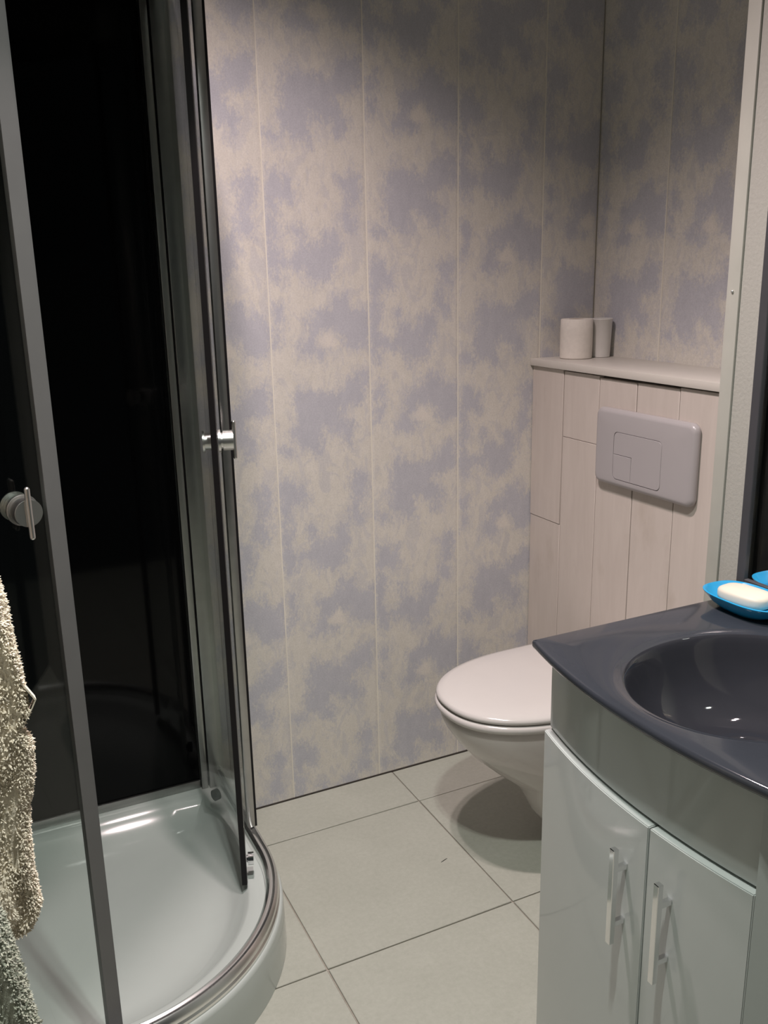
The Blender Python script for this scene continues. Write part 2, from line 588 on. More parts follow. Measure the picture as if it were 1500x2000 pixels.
# side wall by the shower and towels
wall_left = struct(box('wall_left', (XL - 0.1, YF, -0.0), (XL - 0.012, YB + 0.006, CEIL), M['plaster']), 'pale side wall beyond the shower and towels')

# ------------------------------------------------------------------ shower tray
RC = Vector((0.113, 1.70))       # centre of the rounded corner
RR = 0.383                        # radius of the rail
TZ = 0.113                        # height of the tray rim

def quadrant(R, n_arc=48, n_s=10, back=YB - 0.012, left=XL + 0.0):
    pts = []
    for i in range(n_s):
        pts.append((RC.x + R, back + (RC.y - back) * i / n_s))
    for i in range(n_arc + 1):
        t = -math.pi / 2 * i / n_arc
        pts.append((RC.x + R * math.cos(t), RC.y + R * math.sin(t)))
    for i in range(1, n_s + 1):
        pts.append((RC.x + (left - RC.x) * i / n_s, RC.y - R))
    return pts

def tray_loop(R, inset):
    p = quadrant(R, left=XL + 0.003 + inset, back=YB - 0.007 - inset)
    # back-left corner
    a = p[-1]; b = p[0]
    c = (XL + 0.003 + inset, YB - 0.007 - inset)
    n = 10
    q = [(a[0] + (c[0] - a[0]) * i / n, a[1] + (c[1] - a[1]) * i / n) for i in range(1, n + 1)]
    r = [(c[0] + (b[0] - c[0]) * i / n, c[1] + (b[1] - c[1]) * i / n) for i in range(1, n)]
    return p + q + r

def ring(R, inset, z):
    return [(x, y, z) for x, y in tray_loop(R, inset)]
base = RR + 0.022
rings = [ring(base, 0, 0.0005), ring(base - 0.001, 0, 0.05), ring(base - 0.002, 0, TZ - 0.012), ring(base - 0.004, 0, TZ - 0.004), ring(base - 0.010, 0, TZ),
         ring(RR - 0.048, 0.030, TZ), ring(RR - 0.054, 0.036, TZ - 0.003), ring(RR - 0.062, 0.046, TZ - 0.012), ring(RR - 0.085, 0.075, TZ - 0.036), ring(RR - 0.105, 0.10, TZ - 0.046), ring(RR - 0.14, 0.14, TZ - 0.050)]
cen = (0.10, 1.72, TZ - 0.056)
last = rings[-1]
for s in (0.66, 0.33):
    rings.append([(cen[0] + (x - cen[0]) * s, cen[1] + (y - cen[1]) * s, TZ - 0.050 - 0.006 * (1 - s)) for x, y, z in last])
v, f = loft(rings, cap0=True, cap1=True)
tray = mesh_obj('shower_tray', v, f, M['acrylic'], smooth=True)
tray.data.set_sharp_from_angle(angle=math.radians(50))
tag(tray, 'white acrylic quadrant shower tray with rounded front on the tiled floor', 'shower tray')
box_l, box_r = 0, 0

# ------------------------------------------------------------------ shower enclosure
enc = tag(empty('shower_enclosure', (RC.x, RC.y, TZ)), 'quadrant shower enclosure with curved clear sliding doors, chrome rail and black glass back', 'shower')
STOP = 1.97
# black glass linings
box('back_panel', (XL, YB - 0.006, TZ + 0.022), (0.445, YB + 0.0055, STOP), M['black'], enc)
box('side_panel', (XL - 0.0115, 1.318, TZ + 0.022), (XL, YB + 0.0055, STOP), M['black'], enc)
box('back_sill', (XL, YB - 0.012, TZ + 0.0005), (0.445, YB + 0.005, TZ + 0.022), M['alu'], enc, bev=0.001)
# wall profile of the fixed pane: two nested aluminium channels with a dark joint
wp = box('wall_profile', (0.446, YB - 0.022, TZ + 0.0005), (0.4615, YB, STOP), M['alu'], enc, bev=0.0012)
box('profile_gap', (0.4615, YB - 0.017, TZ + 0.03), (0.4652, YB, STOP), M['seal_black'], wp)
box('profile_channel', (0.4652, YB - 0.026, TZ + 0.0005), (0.5045, YB, STOP), M['alu'], enc, bev=0.0015)
# curved rails, bottom and top
path = [(x, y) for x, y in quadrant(RR, 64, 8, back=YB - 0.026, left=XL)]
sec = [(-0.016, 0.0), (-0.016, 0.020), (-0.013, 0.026), (-0.007, 0.030), (-0.003, 0.0275), (0.001, 0.0275), (0.005, 0.030), (0.010, 0.026), (0.0125, 0.018), (0.0105, 0.014), (0.0105, 0.010), (0.0135, 0.006), (0.0135, 0.0)]
v, f = sweep_section(path, [(-o, TZ + 0.0005 + z) for o, z in sec])
rail = mesh_obj('bottom_rail', v, f, M['rail'], enc, smooth=True)
rail.data.set_sharp_from_angle(angle=math.radians(35))
v, f = sweep_section(path, [(-0.016, STOP - 0.05), (-0.016, STOP), (0.016, STOP), (0.016, STOP - 0.05)])
mesh_obj('top_rail', v, f, M['chrome'], enc)

# unseen top panel, added to keep light off the back of the tray
rp = [(x, y) for x, y in quadrant(RR + 0.012, 40, 6, back=YB - 0.001, left=XL)] + [(XL, YB - 0.001)]
v, f = loft([[(x, y, z) for x, y in rp] for z in (STOP + 0.0005, STOP + 0.012)])
mesh_obj('added_shade_panel', v, f, M['seal_grey'], enc)
# fixed panes
fp = box('fixed_pane', (0.4925, 1.795, TZ + 0.031), (0.4985, YB - 0.0265, STOP - 0.05), M['glass'], enc)
box('edge_profile', (0.4865, 1.781, TZ + 0.031), (0.5035, 1.7945, STOP - 0.05), M['alu'], fp, bev=0.001)
box('edge_seal', (0.5037, 1.782, TZ + 0.031), (0.5085, 1.787, STOP - 0.05), M['seal_black'], fp)
box('bottom_bead', (0.4875, 1.796, TZ + 0.031), (0.4915, YB - 0.0265, TZ + 0.046), M['alu'], fp)
fl = box('fixed_pane', (XL + 0.002, 1.3145, TZ + 0.031), (-0.06, 1.3205, STOP - 0.05), M['glass'], enc)
box('edge_profile', (-0.0595, 1.3095, TZ + 0.031), (-0.046, 1.3255, STOP - 0.05), M['alu'], fl, bev=0.001)

def handle(knob_c, axis, z, parent):
    """chrome double knob through the pane with a T-bar outside; axis: outward unit vector"""
    ax = Vector((axis[0], axis[1], 0)).normalized()
    c = Vector((knob_c[0], knob_c[1], z))
    bm = bmesh.new()
    cyl_between(bm, c + ax * 0.0035, c + ax * 0.0085, 0.0225, 40)
    cyl_between(bm, c + ax * 0.0085, c + ax * 0.0125, 0.016, 40)
    cyl_between(bm, c + ax * 0.0125, c + ax * 0.032, 0.0195, 40)
    cyl_between(bm, c - ax * 0.0035, c - ax * 0.022, 0.0165, 40)
    cyl_between(bm, c - ax * 0.022, c - ax * 0.026, 0.0215, 40)
    bmesh.ops.bevel(bm, geom=[e for e in bm.edges if e.is_manifold and e.calc_face_angle(0) > 1.0], offset=0.0008, segments=2, affect='EDGES')
    b0 = c + ax * 0.0345
    cyl_between(bm, b0 - Vector((0, 0, 0.034)), b0 + Vector((0, 0, 0.034)), 0.0040, 20)
    for s in (-1, 1):
        bmesh.ops.create_uvsphere(bm, u_segments=20, v_segments=10, radius=0.0040, matrix=Matrix.Translation(b0 + Vector((0, 0, 0.034 * s))))
    return bm_obj('handle', bm, M['satin'], parent, smooth=True, sharp=35)

def roller(c, ax, parent, mat):
    c = Vector(c); ax = Vector((ax[0], ax[1], 0)).normalized()
    bm = bmesh.new()
    cyl_between(bm, c - ax * 0.006, c + ax * 0.006, 0.0135, 28)
    cyl_between(bm, c - ax * 0.009, c - ax * 0.006, 0.008, 20)
    return bm_obj('roller', bm, mat, parent, smooth=True)

DR = 0.42
DZ0, DZ1 = TZ + 0.008, STOP - 0.04
def arc_pts(c, R, a0, a1, n=24):
    return [(c[0] + R * math.cos(a0 + (a1 - a0) * i / n), c[1] + R * math.sin(a0 + (a1 - a0) * i / n)) for i in range(n + 1)]
half = math.asin(0.159 / DR)
# door pushed back beside the fixed pane
cR = (0.431 - DR * math.cos(half), 1.790)
pa = arc_pts(cR, DR, -half, half)
v, f = sweep_section(pa, [(-0.003, DZ0), (-0.003, DZ1), (0.003, DZ1), (0.003, DZ0)])
doorR = tag(mesh_obj('sliding_door', v, f, M['glass'], enc, smooth=True), 'curved clear door with black edge seal, slid back beside the mottled wall')
doorR.data.set_sharp_from_angle(angle=math.radians(40))
t = Vector((pa[0][0] - pa[1][0], pa[0][1] - pa[1][1], 0)).normalized()
nn = Vector((-t.y, t.x, 0))
def seal_strip(name, p, t, nn, w, th, mat, parent, off=0.0, z0=DZ0, z1=DZ1):
    p = Vector((p[0], p[1], 0))
    cs = [p + t * off - nn * th / 2, p + t * (off + w) - nn * th / 2, p + t * (off + w) + nn * th / 2, p + t * off + nn * th / 2]
    v, f = loft([[(c.x, c.y, z) for c in cs] for z in (z0, z1)])
    return mesh_obj(name, v, f, mat, parent)
tag(seal_strip('edge_seal', pa[0], t, nn, 0.010, 0.011, M['seal_black'], doorR), 'black rubber seal')
ip = 4
axo = Vector((pa[ip][0] - cR[0], pa[ip][1] - cR[1], 0)).normalized()
handle(pa[ip], axo, 1.066, doorR)
for q in (2, 22):
    axq = Vector((pa[q][0] - cR[0], pa[q][1] - cR[1], 0)).normalized()
    roller((pa[q][0] + axq.x * 0.013, pa[q][1] + axq.y * 0.013, TZ + 0.046), axq, doorR, M['seal_black'] if q == 22 else M['chrome'])
# door pushed towards the towels
cL = (0.120 - 0.159, 1.353 + DR * math.cos(half))
pb = arc_pts(cL, DR, -math.pi / 2 + half, -math.pi / 2 - half)
v, f = sweep_section(pb, [(-0.003, DZ0), (-0.003, DZ1), (0.003, DZ1), (0.003, DZ0)])
doorL = tag(mesh_obj('sliding_door', v, f, M['glass'], enc, smooth=True), 'curved clear door with grey edge strip beside the hanging towels')
doorL.data.set_sharp_from_angle(angle=math.radians(40))
t = Vector((pb[0][0] - pb[1][0], pb[0][1] - pb[1][1], 0)).normalized()
nn = Vector((-t.y, t.x, 0))
es = seal_strip('edge_seal', pb[0], t, nn, 0.022, 0.012, M['seal_grey'], doorL, off=-0.020)
seal_strip('seal_lip', pb[0], t, nn, 0.004, 0.006, M['seal_grey'], doorL, off=0.002)
ip = 4
axo = Vector((pb[ip][0] - cL[0], pb[ip][1] - cL[1], 0)).normalized()
handle(pb[ip], axo, 1.060, doorL)
# ------------------------------------------------------------------ toilet
TY = 1.612
toilet = tag(empty('toilet', (XBOX, TY, 0.0)), 'white wall-hung toilet with closed lid below the flush plate', 'toilet')
def dshape(xf, w, z, xb=XBOX - 0.002, n=56, p=2.25, straight=0.42):
    """plan outline: rounded front at xf, half width w, flat back at xb"""
    L = xb - xf
    xm = xf + L * (1 - straight)
    pts = []
    for i in range(n + 1):
        t = -math.pi / 2 + math.pi * i / n
        c, s = math.cos(t), math.sin(t)
        pts.append((xm - (xm - xf) * abs(c) ** (2 / p), TY + w * math.copysign(abs(s) ** (2 / p), s), z))
    m = 10
    wb = 1.0
    for i in range(1, m):
        pts.append((xm + (xb - xm) * i / m, TY + w * wb, z))
    pts.append((xb, TY + w, z)); pts.append((xb, TY, z)); pts.append((xb, TY - w, z))
    for i in range(1, m):
        pts.append((xb + (xm - xb) * i / m, TY - w, z))
    return pts
prof = [(1.30, 0.055, 0.045), (1.205, 0.078, 0.047), (1.178, 0.088, 0.058), (1.160, 0.095, 0.085), (1.138, 0.102, 0.13), (1.115, 0.108, 0.165), (1.09, 0.116, 0.187), (1.042, 0.132, 0.228),
        (0.99, 0.148, 0.276), (0.955, 0.161, 0.318), (0.932, 0.170, 0.352), (0.920, 0.175, 0.378), (0.919, 0.176, 0.388), (0.924, 0.174, 0.395)]
v, f = loft([dshape(a, b, c) for a, b, c in prof])
bowl = mesh_obj('bowl', v, f, M['ceramic'], toilet, smooth=True)
bowl.data.set_sharp_from_angle(angle=math.radians(55))
XH = 1.395
sp_ = [(0.922, 0.176, 0.397), (0.912, 0.181, 0.400), (0.908, 0.184, 0.406), (0.908, 0.184, 0.413), (0.912, 0.182, 0.4175), (0.920, 0.177, 0.4185)]
v, f = loft([dshape(a, b, c, xb=XH) for a, b, c in sp_])
seat = mesh_obj('seat', v, f, M['seatw'], toilet, smooth=True)
lp = [(0.924, 0.174, 0.4195), (0.915, 0.180, 0.4215), (0.911, 0.183, 0.426), (0.912, 0.1825, 0.432), (0.918, 0.179, 0.4365), (0.935, 0.168, 0.4395), (0.985, 0.130, 0.4420), (1.06, 0.075, 0.4435), (1.12, 0.02, 0.444)]
v, f = loft([dshape(a, b, c, xb=XH - (0.002 if i < 5 else 0.01 * (i - 4))) for i, (a, b, c) in enumerate(lp)])
lid = mesh_obj('lid', v, f, M['seatw'], toilet, smooth=True)
for o in (seat, lid):
    o.data.set_sharp_from_angle(angle=math.radians(60))
for s in (-1, 1):
    bm = bmesh.new()
    cyl_between(bm, (XH + 0.012, TY + s * 0.075 - 0.018, 0.418), (XH + 0.012, TY + s * 0.075 + 0.018, 0.418), 0.011, 24)
    add_box(bm, (XH + 0.004, TY + s * 0.075 - 0.013, 0.3955), (XH + 0.020, TY + s * 0.075 + 0.013, 0.412), 0.002)
    bm_obj('hinge', bm, M['seatw'], toilet, smooth=True)

# ------------------------------------------------------------------ flush plate
FY0, FY1, FZ0, FZ1 = 1.428, 1.762, 0.858, 1.045
fpl = tag(empty('flush_plate', (XBOX, (FY0 + FY1) / 2, FZ0)), 'pale grey plastic dual flush plate on the white planks above the toilet', 'flush plate')
def rrect(y0, y1, z0, z1, r, x, n=6):
    pts = []
    for cy, cz, a0 in ((y1 - r, z1 - r, 0), (y0 + r, z1 - r, 90), (y0 + r, z0 + r, 180), (y1 - r, z0 + r, 270)):
        for i in range(n + 1):
            a = math.radians(a0 + 90 * i / n)
            pts.append((x, cy + r * math.cos(a), cz + r * math.sin(a)))
    return pts
BY0, BY1, BZ0, BZ1 = 1.527, 1.689, 0.878, 0.9915
R0 = []
for inset, dx, r in ((0.003, 0.0, 0.018), (0.0, -0.004, 0.02), (0.0, -0.010, 0.02), (0.003, -0.0155, 0.018), (0.008, -0.0188, 0.014), (0.012, -0.0195, 0.012)):
    R0.append(rrect(FY0 + inset, FY1 - inset, FZ0 + inset, FZ1 - inset, r, XBOX - 0.0022 + dx))
R0.append(rrect(BY0 - 0.0012, BY1 + 0.0012, BZ0 - 0.0012, BZ1 + 0.0012, 0.0125, XBOX - 0.0022 - 0.0195))
R0.append(rrect(BY0 - 0.0012, BY1 + 0.0012, BZ0 - 0.0012, BZ1 + 0.0012, 0.0125, XBOX - 0.0022 - 0.0135))
v, f = loft(R0)
mesh_obj('cover', v, f, M['plate'], fpl, smooth=True).data.set_sharp_from_angle(angle=math.radians(40))
XB_ = XBOX - 0.0022
def button(name, poly, lab):
    n = len(poly)
    cy = sum(p[0] for p in poly) / n; cz = sum(p[1] for p in poly) / n
    rs = []
    for dx, s in ((-0.0137, 0), (-0.0190, 0), (-0.0198, 0.0010)):
        rs.append([(XB_ + dx, y + (cy - y) / max(1e-6, math.hypot(cy - y, cz - z)) * s, z + (cz - z) / max(1e-6, math.hypot(cy - y, cz - z)) * s) for y, z in poly])
    v, f = loft(rs)
    return tag(mesh_obj(name, v, f, M['plate'], fpl), lab)
full = [(p[1], p[2]) for p in rrect(BY0, BY1, BZ0, BZ1, 0.0125, 0)]
SY, SZ = 1.626, 0.938
n_ = 7
tr_, tl_, bl_, br_ = full[0:7], full[7:14], full[14:21], full[21:28]
# order: +y+z, -y+z, -y-z, +y-z  (+y appears on the far side of the plate)
big = tr_ + tl_ + bl_ + [(SY - 0.0006, BZ0), (SY - 0.0006, SZ + 0.0006), (BY1, SZ + 0.0006)]
small = [(BY1, SZ - 0.0006), (SY + 0.0006, SZ - 0.0006), (SY + 0.0006, BZ0)] + br_
button('large_button', big, 'large flush button')
button('small_button', small, 'small flush button')

# ------------------------------------------------------------------ shelf with roll and cup
ZS = 1.1375
shelf = tag(box('shelf', (XBOX - 0.010, YW + 0.003, ZB + 0.0005), (XN + 0.0005, YB - 0.001, ZS), M['shelf'], bev=0.0015), 'white painted wooden shelf board along the top of the cistern box', 'shelf')
rx, ry, rr, rh = 1.530, 1.990, 0.0425, 0.104
roll_ = tag(empty('toilet_roll', (rx, ry, ZS)), 'white toilet paper roll standing upright on the shelf', 'toilet roll')
pr = [(0.020, 0.0005), (rr - 0.002, 0.0005), (rr, 0.002), (rr + 0.0006, rh * 0.3), (rr + 0.0003, rh * 0.7), (rr, rh - 0.002), (rr - 0.002, rh), (0.020, rh), (0.020, 0.0005)]
v, f = lathe(pr, 48, (rx, ry, ZS))
mesh_obj('paper', v, f[:-2], M['paper'], roll_, smooth=True).data.set_sharp_from_angle(angle=math.radians(45))
pr = [(0.0185, 0.001), (0.0195, 0.001), (0.0195, rh - 0.001), (0.0185, rh - 0.001), (0.0185, 0.001)]
v, f = lathe(pr, 32, (rx, ry, ZS))
mesh_obj('cardboard_core', v, f[:-2], simple('cardboard', (0.30, 0.22, 0.14), 0.9), roll_, smooth=True)
# loose end of the sheet
arc = []
for i in range(9):
    a = math.radians(205 + 5 * i)
    arc.append((rx + (rr + 0.0016) * math.cos(a), ry + (rr + 0.0016) * math.sin(a)))
cx_, cy_ = 1.603, 1.978
hc = 0.103
pr = [(0.0240, 0.0005), (0.0250, 0.0012), (0.0288, hc - 0.004), (0.0298, hc - 0.003), (0.0300, hc - 0.001), (0.0292, hc), (0.0278, hc - 0.001), (0.0238, 0.004)]
v, f = lathe(pr, 44, (cx_, cy_, ZS))
tag(mesh_obj('plastic_cup', v, f, M['cup'], smooth=True), 'plain white plastic cup behind the toilet roll on the shelf', 'cup').data.set_sharp_from_angle(angle=math.radians(50))

# ------------------------------------------------------------------ vanity cabinet
VT = 0.800           # top of the basin
VY1 = 1.113          # far end of the basin top
VY0 = 0.572          # near end of the basin top
VC = 0.842
def bowx(y, x0, k=0.50):
    return x0 + k * (y - VC) ** 2
vanity = tag(empty('vanity_cabinet', (1.0, VC, 0.0)), 'glossy pale grey bow-front vanity cabinet with two doors under the basin', 'cabinet')
CY1, CY0 = 1.105, 0.652     # doors run between these
DX = 0.7775                # door face at the middle
FZB, FZT = 0.640, VT - 0.0165
def bow_panel(name, ya, yb, z0, z1, x0, th, parent, mat, n=18, bev=0.0018):
    ysl = [ya + (yb - ya) * i / n for i in range(n + 1)]
    bm = bmesh.new()
    sec = [(0, z0), (0, z1), (th, z1), (th, z0)]
    rings = [[(bowx(y, x0) + o, y, z) for o, z in sec] for y in ysl]
    v, f = loft(rings)
    add_geo(bm, v, f)
    bmesh.ops.recalc_face_normals(bm, faces=bm.faces[:])
    es = [e for e in bm.edges if e.is_manifold and e.calc_face_angle(0) > 0.8]
    bmesh.ops.bevel(bm, geom=es, offset=bev, segments=2, affect='EDGES')
    return bm_obj(name, bm, mat, parent, smooth=True, sharp=30)
bow_panel('fascia', CY0 + 0.001, CY1, FZB + 0.0005, FZT, DX + 0.0110, 0.014, vanity, M['lacquer'], 24)
SPL = 0.816
for ya, yb, hy in ((SPL + 0.0012, CY1, 0.857), (CY0 + 0.0004, SPL - 0.0012, 0.771)):
    d = bow_panel('door', ya, yb, 0.032, FZB - 0.003, DX, 0.019, vanity, M['lacquer'], 18, 0.0014)
    hx = bowx(hy, DX)
    bm = bmesh.new()
    add_box(bm, (hx - 0.027, hy - 0.0048, 0.430), (hx - 0.0175, hy + 0.0048, 0.586), 0.0008, 1)
    for hz in (0.462, 0.552):
        add_box(bm, (hx - 0.0176, hy - 0.0035, hz - 0.004), (hx - 0.0002, hy + 0.0035, hz + 0.004))
    bm_obj('handle', bm, M['chrome'], d, smooth=True, sharp=30)
# carcass, end stile and plinth
bm = bmesh.new()
out = [(bowx(CY1 - (CY1 - CY0) * i / 12, DX) + 0.026, CY1 - (CY1 - CY0) * i / 12) for i in range(13)]
out += [(0.872, 0.590), (XW - 0.002, 0.590), (XW - 0.002, CY1)]
v, f = loft([[(x, y, z) for x, y in out] for z in (0.025, 0.655)])
add_geo(bm, v, f)
bm_obj('body', bm, M['lacquer'], vanity)
box('side_panel', (bowx(CY1, DX) + 0.026, CY1 - 0.016, 0.6555), (XW - 0.002, CY1, FZT), M['lacquer'], vanity)
box('side_panel', (0.872, 0.590, 0.6555), (XW - 0.002, 0.606, FZT), M['lacquer'], vanity)
xs0 = bowx(CY0, DX)
st = [(xs0 + 0.0012, CY0 - 0.0004), (0.848, 0.584), (0.868, 0.584), (xs0 + 0.024, CY0 - 0.0004)]
v, f = loft([[(x, y, z) for x, y in st] for z in (0.025, FZT)])
mesh_obj('end_stile', v, f, M['lacquer'], vanity)
box('plinth', (0.86, 0.62, 0.0), (XW - 0.003, 1.085, 0.0245), M['frame'], vanity)

# ------------------------------------------------------------------ basin top with bowl
basin = tag(empty('washbasin', (1.0, VC, VT - 0.016)), 'slate grey glass washbasin top with a dark oval bowl on the vanity', 'washbasin')
BCX, BCY, BA, BB = 0.985, 0.844, 0.198, 0.169
outl = []
nf = 70
for i in range(nf + 1):
    y = VY1 - (VY1 - VY0) * i / nf
    outl.append((bowx(y, 0.7525, 0.50), y))
for i in range(1, 24):
    outl.append((outl[nf][0] + (XW - 0.0005 - outl[nf][0]) * i / 24, VY0))
for i in range(0, 40):
    outl.append((XW - 0.0005, VY0 + (VY1 - VY0) * i / 40))
x00 = outl[0][0]
for i in range(0, 24):
    outl.append((XW - 0.0005 + (x00 - XW + 0.0005) * i / 24, VY1))
def inset(d, z):
    # pull towards the inside by d, leaving the wall side flush
    n = len(outl)
    r = []
    for i in range(n):
        a = Vector(outl[i - 1]); b = Vector(outl[(i + 1) % n]); p = Vector(outl[i])
        t = (b - a).normalized()
        nr = Vector((-t.y, t.x))
        if (Vector((BCX, BCY)) - p).dot(nr) < 0:
            nr = -nr
        q = p + nr * d
        r.append((min(q.x, XW - 0.0005), q.y, z))
    return r
def ell(s, z):
    r = []
    for x, y in outl:
        a = math.atan2((y - BCY) / BB, (x - BCX) / BA)
        r.append((BCX + BA * s * math.cos(a), BCY + BB * s * math.sin(a), z))
    return r
def lerp_ring(A, B, t, z):
    return [(a[0] + (b[0] - a[0]) * t, a[1] + (b[1] - a[1]) * t, z) for a, b in zip(A, B)]
T = 0.016
top_in = inset(0.006, VT)
sh = ell(1.065, VT)
rings = [ell(0.985, VT - T), inset(0.006, VT - T), inset(0.002, VT - T + 0.0015), inset(0.0, VT - T + 0.005), inset(0.0, VT - 0.005), inset(0.002, VT - 0.0015), top_in,
         lerp_ring(top_in, sh, 0.5, VT), sh, ell(1.045, VT - 0.0006), ell(1.02, VT - 0.0030), ell(0.985, VT - 0.0045)]
v, f = loft(rings, cap0=False, cap1=False)
ct = mesh_obj('basin_top', v, f, M['slate'], basin, smooth=True)
ct.data.set_sharp_from_angle(angle=math.radians(50))
br = []
for s, d in ((0.985, 0.0045), (0.972, 0.0055), (0.955, 0.009), (0.93, 0.017), (0.885, 0.035), (0.81, 0.060), (0.70, 0.083), (0.56, 0.100), (0.40, 0.110), (0.25, 0.1145), (0.12, 0.116)):
    br.append(ell(s, VT - d))
for s, d in ((0.12, 0.122), (0.27, 0.1215), (0.43, 0.117), (0.60, 0.106), (0.76, 0.086), (0.87, 0.060), (0.95, 0.036), (0.985, 0.018)):
    br.append(ell(s, VT - d))
v, f = loft(br + [br[0]], cap0=False, cap1=False)
bw = mesh_obj('bowl', v, f, M['bowl'], basin, smooth=True)
tag(bw, 'dark glossy oval bowl')
v, f = lathe([(0.010, -0.0005), (0.0215, 0.0), (0.0225, 0.0012), (0.020, 0.0026), (0.015, 0.0022), (0.013, 0.003), (0.004, 0.0045)], 32, (BCX, BCY, VT - 0.1162))
mesh_obj('drain', v, f, M['chrome'], basin, smooth=True)

# ------------------------------------------------------------------ mirror
mir = tag(empty('mirror', (XW, 0.83, 0.815)), 'dark-framed wall mirror above the basin reflecting the dark shower', 'mirror')
MY0, MY1, MZ0, MZ1 = 0.55, 1.118, 0.812, 1.75
bm = bmesh.new()
fw, fd = 0.018, 0.016
add_box(bm, (XW - fd, MY1 - fw, MZ0), (XW - 0.0003, MY1, MZ1), 0.001, 1)
add_box(bm, (XW - fd, MY0, MZ0), (XW - 0.0003, MY0 + fw, MZ1), 0.001, 1)
add_box(bm, (XW - fd, MY0 + fw, MZ0), (XW - 0.0003, MY1 - fw, MZ0 + fw), 0.001, 1)
add_box(bm, (XW - fd, MY0 + fw, MZ1 - fw), (XW - 0.0003, MY1 - fw, MZ1), 0.001, 1)
bm_obj('frame', bm, M['frame'], mir)
box('mirror_pane', (XW - fd + 0.005, MY0 + fw, MZ0 + fw), (XW - 0.0004, MY1 - fw, MZ1 - fw), M['mirror'], mir)

# ------------------------------------------------------------------ soap dish and soap
SX, SYC = 1.180, 1.040
def sring(a, b, z, n=56, p=2.7):
    r = []
    for i in range(n):
        t = 2 * math.pi * i / n
        c, s = math.cos(t), math.sin(t)
        r.append((SX + a * math.copysign(abs(c) ** (2 / p), c), SYC + b * math.copysign(abs(s) ** (2 / p), s), z))
    return r
dz = VT + 0.0002
dish = tag(empty('soap_dish', (SX, SYC, VT)), 'bright blue oval soap dish on the back corner of the basin', 'soap dish')
dr = [sring(0.028, 0.042, dz), sring(0.031, 0.047, dz + 0.001), sring(0.041, 0.064, dz + 0.010), sring(0.049, 0.075, dz + 0.021), sring(0.0525, 0.079, dz + 0.0255), sring(0.053, 0.0795, dz + 0.0275), sring(0.051, 0.077, dz + 0.0285), sring(0.047, 0.0735, dz + 0.0255), sring(0.040, 0.063, dz + 0.014), sring(0.033, 0.050, dz + 0.0105), sring(0.02, 0.03, dz + 0.010)]
v, f = loft(dr)
mesh_obj('tray', v, f, M['blue'], dish, smooth=True).data.set_sharp_from_angle(angle=math.radians(60))
for k in range(-3, 4):
    yk = SYC + k * 0.0135
    box('rib', (SX - 0.028, yk - 0.002, dz + 0.0095), (SX + 0.028, yk + 0.002, dz + 0.0135), M['blue'], dish, bev=0.0008, seg=1)
def soap_ring(a, b, z, n=48, p=3.0):
    ang = math.radians(8)
    r = []
    for i in range(n):
        t = 2 * math.pi * i / n
        c, s = math.cos(t), math.sin(t)
        x = a * math.copysign(abs(c) ** (2 / p), c); y = b * math.copysign(abs(s) ** (2 / p), s)
        r.append((SX + 0.001 + x * math.cos(ang) - y * math.sin(ang), SYC + 0.006 + x * math.sin(ang) + y * math.cos(ang), z))
    return r
sz = dz + 0.0137
so = [soap_ring(0.027, 0.042, sz), soap_ring(0.0295, 0.0455, sz + 0.002), soap_ring(0.0305, 0.047, sz + 0.008), soap_ring(0.0305, 0.047, sz + 0.015), soap_ring(0.0295, 0.0455, sz + 0.0185), soap_ring(0.026, 0.041, sz + 0.0212), soap_ring(0.016, 0.028, sz + 0.0238), soap_ring(0.006, 0.012, sz + 0.0245)]
v, f = loft(so)
tag(mesh_obj('soap_bar', v, f, M['soap'], smooth=True), 'rounded cream bar of soap lying in the blue dish', 'soap')

# ------------------------------------------------------------------ towels
bm = bmesh.new()
cyl_between(bm, (XL - 0.0125, 0.985, 1.52), (-0.06, 0.985, 1.52), 0.008, 16)
cyl_between(bm, (XL - 0.0125, 0.985, 1.52), (XL - 0.004, 0.985, 1.52), 0.022, 24)
bm_obj('towel_rail', bm, M['chrome'], wall_left, smooth=True)

def smooth_noise(n, scale, seed):
    r = np.random.default_rng(seed)
    pts = r.normal(size=int(n / scale) + 4)
    xq = np.arange(n) / scale
    i = xq.astype(int); t = xq - i; t = t * t * (3 - 2 * t)
    return pts[i] * (1 - t) + pts[i + 1] * t

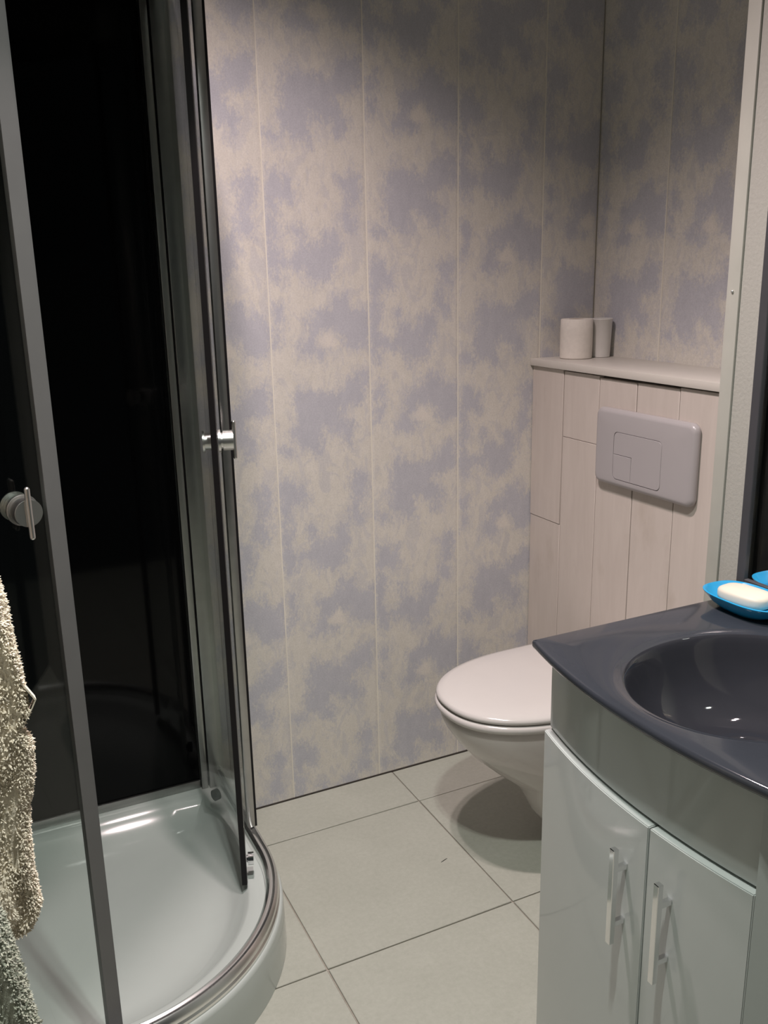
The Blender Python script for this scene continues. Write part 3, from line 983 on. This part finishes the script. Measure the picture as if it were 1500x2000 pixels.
def towel(name, label, zs_edge, y_c, left, mat, seed, tufts, depth=0.026, tuft_len=0.0055, zmax=9):
    """hanging folded towel: zs_edge = [(z, x of the outer fold)] from top to bottom"""
    ze = np.array([a for a, b in zs_edge])[::-1]; xe = np.array([b for a, b in zs_edge])[::-1]
    zt, zb = ze.max(), ze.min()
    nz = 150
    zz = np.linspace(zt, zb, nz)
    na = 64
    root = tag(empty(name, ((left + 0.02) / 2, y_c, zb)), label, 'towel')
    rings = []
    w1 = smooth_noise(nz, 16, seed); w2 = smooth_noise(nz, 24, seed + 1); w3 = smooth_noise(nz, 9, seed + 2)
    for i, z in enumerate(zz):
        xr = np.interp(z, ze, xe) + 0.0025 * w3[i]
        xl = left + 0.01 * w1[i]
        # rounded lower hem
        k = min(1.0, (z - zb) / 0.03 + 0.02)
        rnd = math.sqrt(max(0.0, 1 - (1 - k) ** 2))
        xr = xr - 0.022 * (1 - rnd)
        ring_ = []
        hw = (xr - xl) / 2; cx = (xr + xl) / 2
        for j in range(na):
            t = 2 * math.pi * j / na
            c, s = math.cos(t), math.sin(t)
            x = cx + hw * math.copysign(abs(c) ** 0.8, c)
            fold = 0.010 * math.sin((x - xr) * 85 + w1[i] * 0.8) + 0.005 * math.sin((x - xr) * 190 + w2[i])
            d = depth * (0.35 + 0.65 * rnd)
            y = y_c + d * math.copysign(abs(s) ** 0.75, s) + fold * (0.4 + 0.6 * abs(s)) + 0.006 * w2[i]
            ring_.append((x, y, z))
        rings.append(ring_)
    v, f = loft(rings)
    body = mesh_obj('cloth', v, f, mat, root, smooth=True)
    # terry loops standing off the visible folds
    V = np.array(v).reshape(nz, na, 3)
    tv, tf = [], []
    r = np.random.default_rng(seed + 9)
    made = 0
    while made < tufts:
        i = r.integers(0, nz - 1); j = r.integers(0, na)
        p = V[i, j]
        if p[0] < -0.10 or p[2] > zmax:
            continue
        a = V[i, (j + 1) % na] - V[i, j - 1]
        b = V[min(i + 1, nz - 1), j] - V[max(i - 1, 0), j]
        nr = np.cross(a, b); ln = np.linalg.norm(nr)
        if ln < 1e-12:
            continue
        nr /= ln
        if nr[1] * (p[1] - y_c) + nr[0] * (p[0] - (left + 0.02) / 2) < 0:
            nr = -nr
        base = p + a * r.uniform(-0.5, 0.5) + b * r.uniform(-0.5, 0.5)
        d = nr + r.normal(size=3) * 0.55 + np.array([0, 0, -0.35]); d /= np.linalg.norm(d)
        sd = np.cross(d, r.normal(size=3)); sd /= np.linalg.norm(sd)
        s2 = np.cross(d, sd)
        L = tuft_len * r.uniform(0.5, 1.1); w = 0.0012
        tip = base + d * L
        mid = base + d * L * 0.55
        q = len(tv)
        for vec in (base - d * 0.001, mid + sd * w, mid + (-0.5 * sd + 0.87 * s2) * w, mid + (-0.5 * sd - 0.87 * s2) * w, tip):
            tv.append(tuple(vec))
        tf += [(q, q + 2, q + 1), (q, q + 3, q + 2), (q, q + 1, q + 3), (q + 4, q + 1, q + 2), (q + 4, q + 2, q + 3), (q + 4, q + 3, q + 1)]
        made += 1
    pile = mesh_obj('terry_pile', tv, tf, mat, root)
    pile['kind'] = 'stuff'
    return root
tw = towel('hanging_towel', 'beige terry towel hanging in front of the shower door',
      [(1.53, -0.060), (1.40, -0.035), (1.20, -0.005), (1.047, 0.018), (1.01, 0.022), (0.95, 0.031), (0.918, 0.034), (0.900, 0.025), (0.876, 0.033), (0.85, 0.028), (0.803, 0.016), (0.76, 0.015), (0.70, 0.019), (0.672, 0.018), (0.64, 0.006), (0.628, -0.004)],
      1.0, -0.30, M['terry'], 3, 20000, zmax=1.12)
# stitched hanging loop on the fold
lv, lf = [], []
pth = [Vector((0.020, 0.985, 0.965)), Vector((0.033, 0.983, 0.945)), Vector((0.041, 0.983, 0.930)), Vector((0.036, 0.983, 0.920)), Vector((0.024, 0.985, 0.900))]
rr_ = []
for p in pth:
    rr_.append([(p.x, p.y - 0.010, p.z + 0.003), (p.x, p.y + 0.010, p.z - 0.001), (p.x - 0.0015, p.y + 0.010, p.z - 0.002), (p.x - 0.0015, p.y - 0.010, p.z + 0.002)])
v, f = loft(rr_)
mesh_obj('hanging_loop', v, f, M['terry'], tw)
towel('bath_towel', 'sage green terry towel hanging lowest at the edge near the camera',
      [(1.50, -0.26), (1.20, -0.19), (0.95, -0.110), (0.80, -0.048), (0.727, -0.020), (0.66, -0.010), (0.58, -0.003), (0.50, 0.004), (0.44, 0.010), (0.36, 0.012), (0.32, 0.008)],
      0.895, -0.34, M['terry_green'], 21, 14000, zmax=0.86)
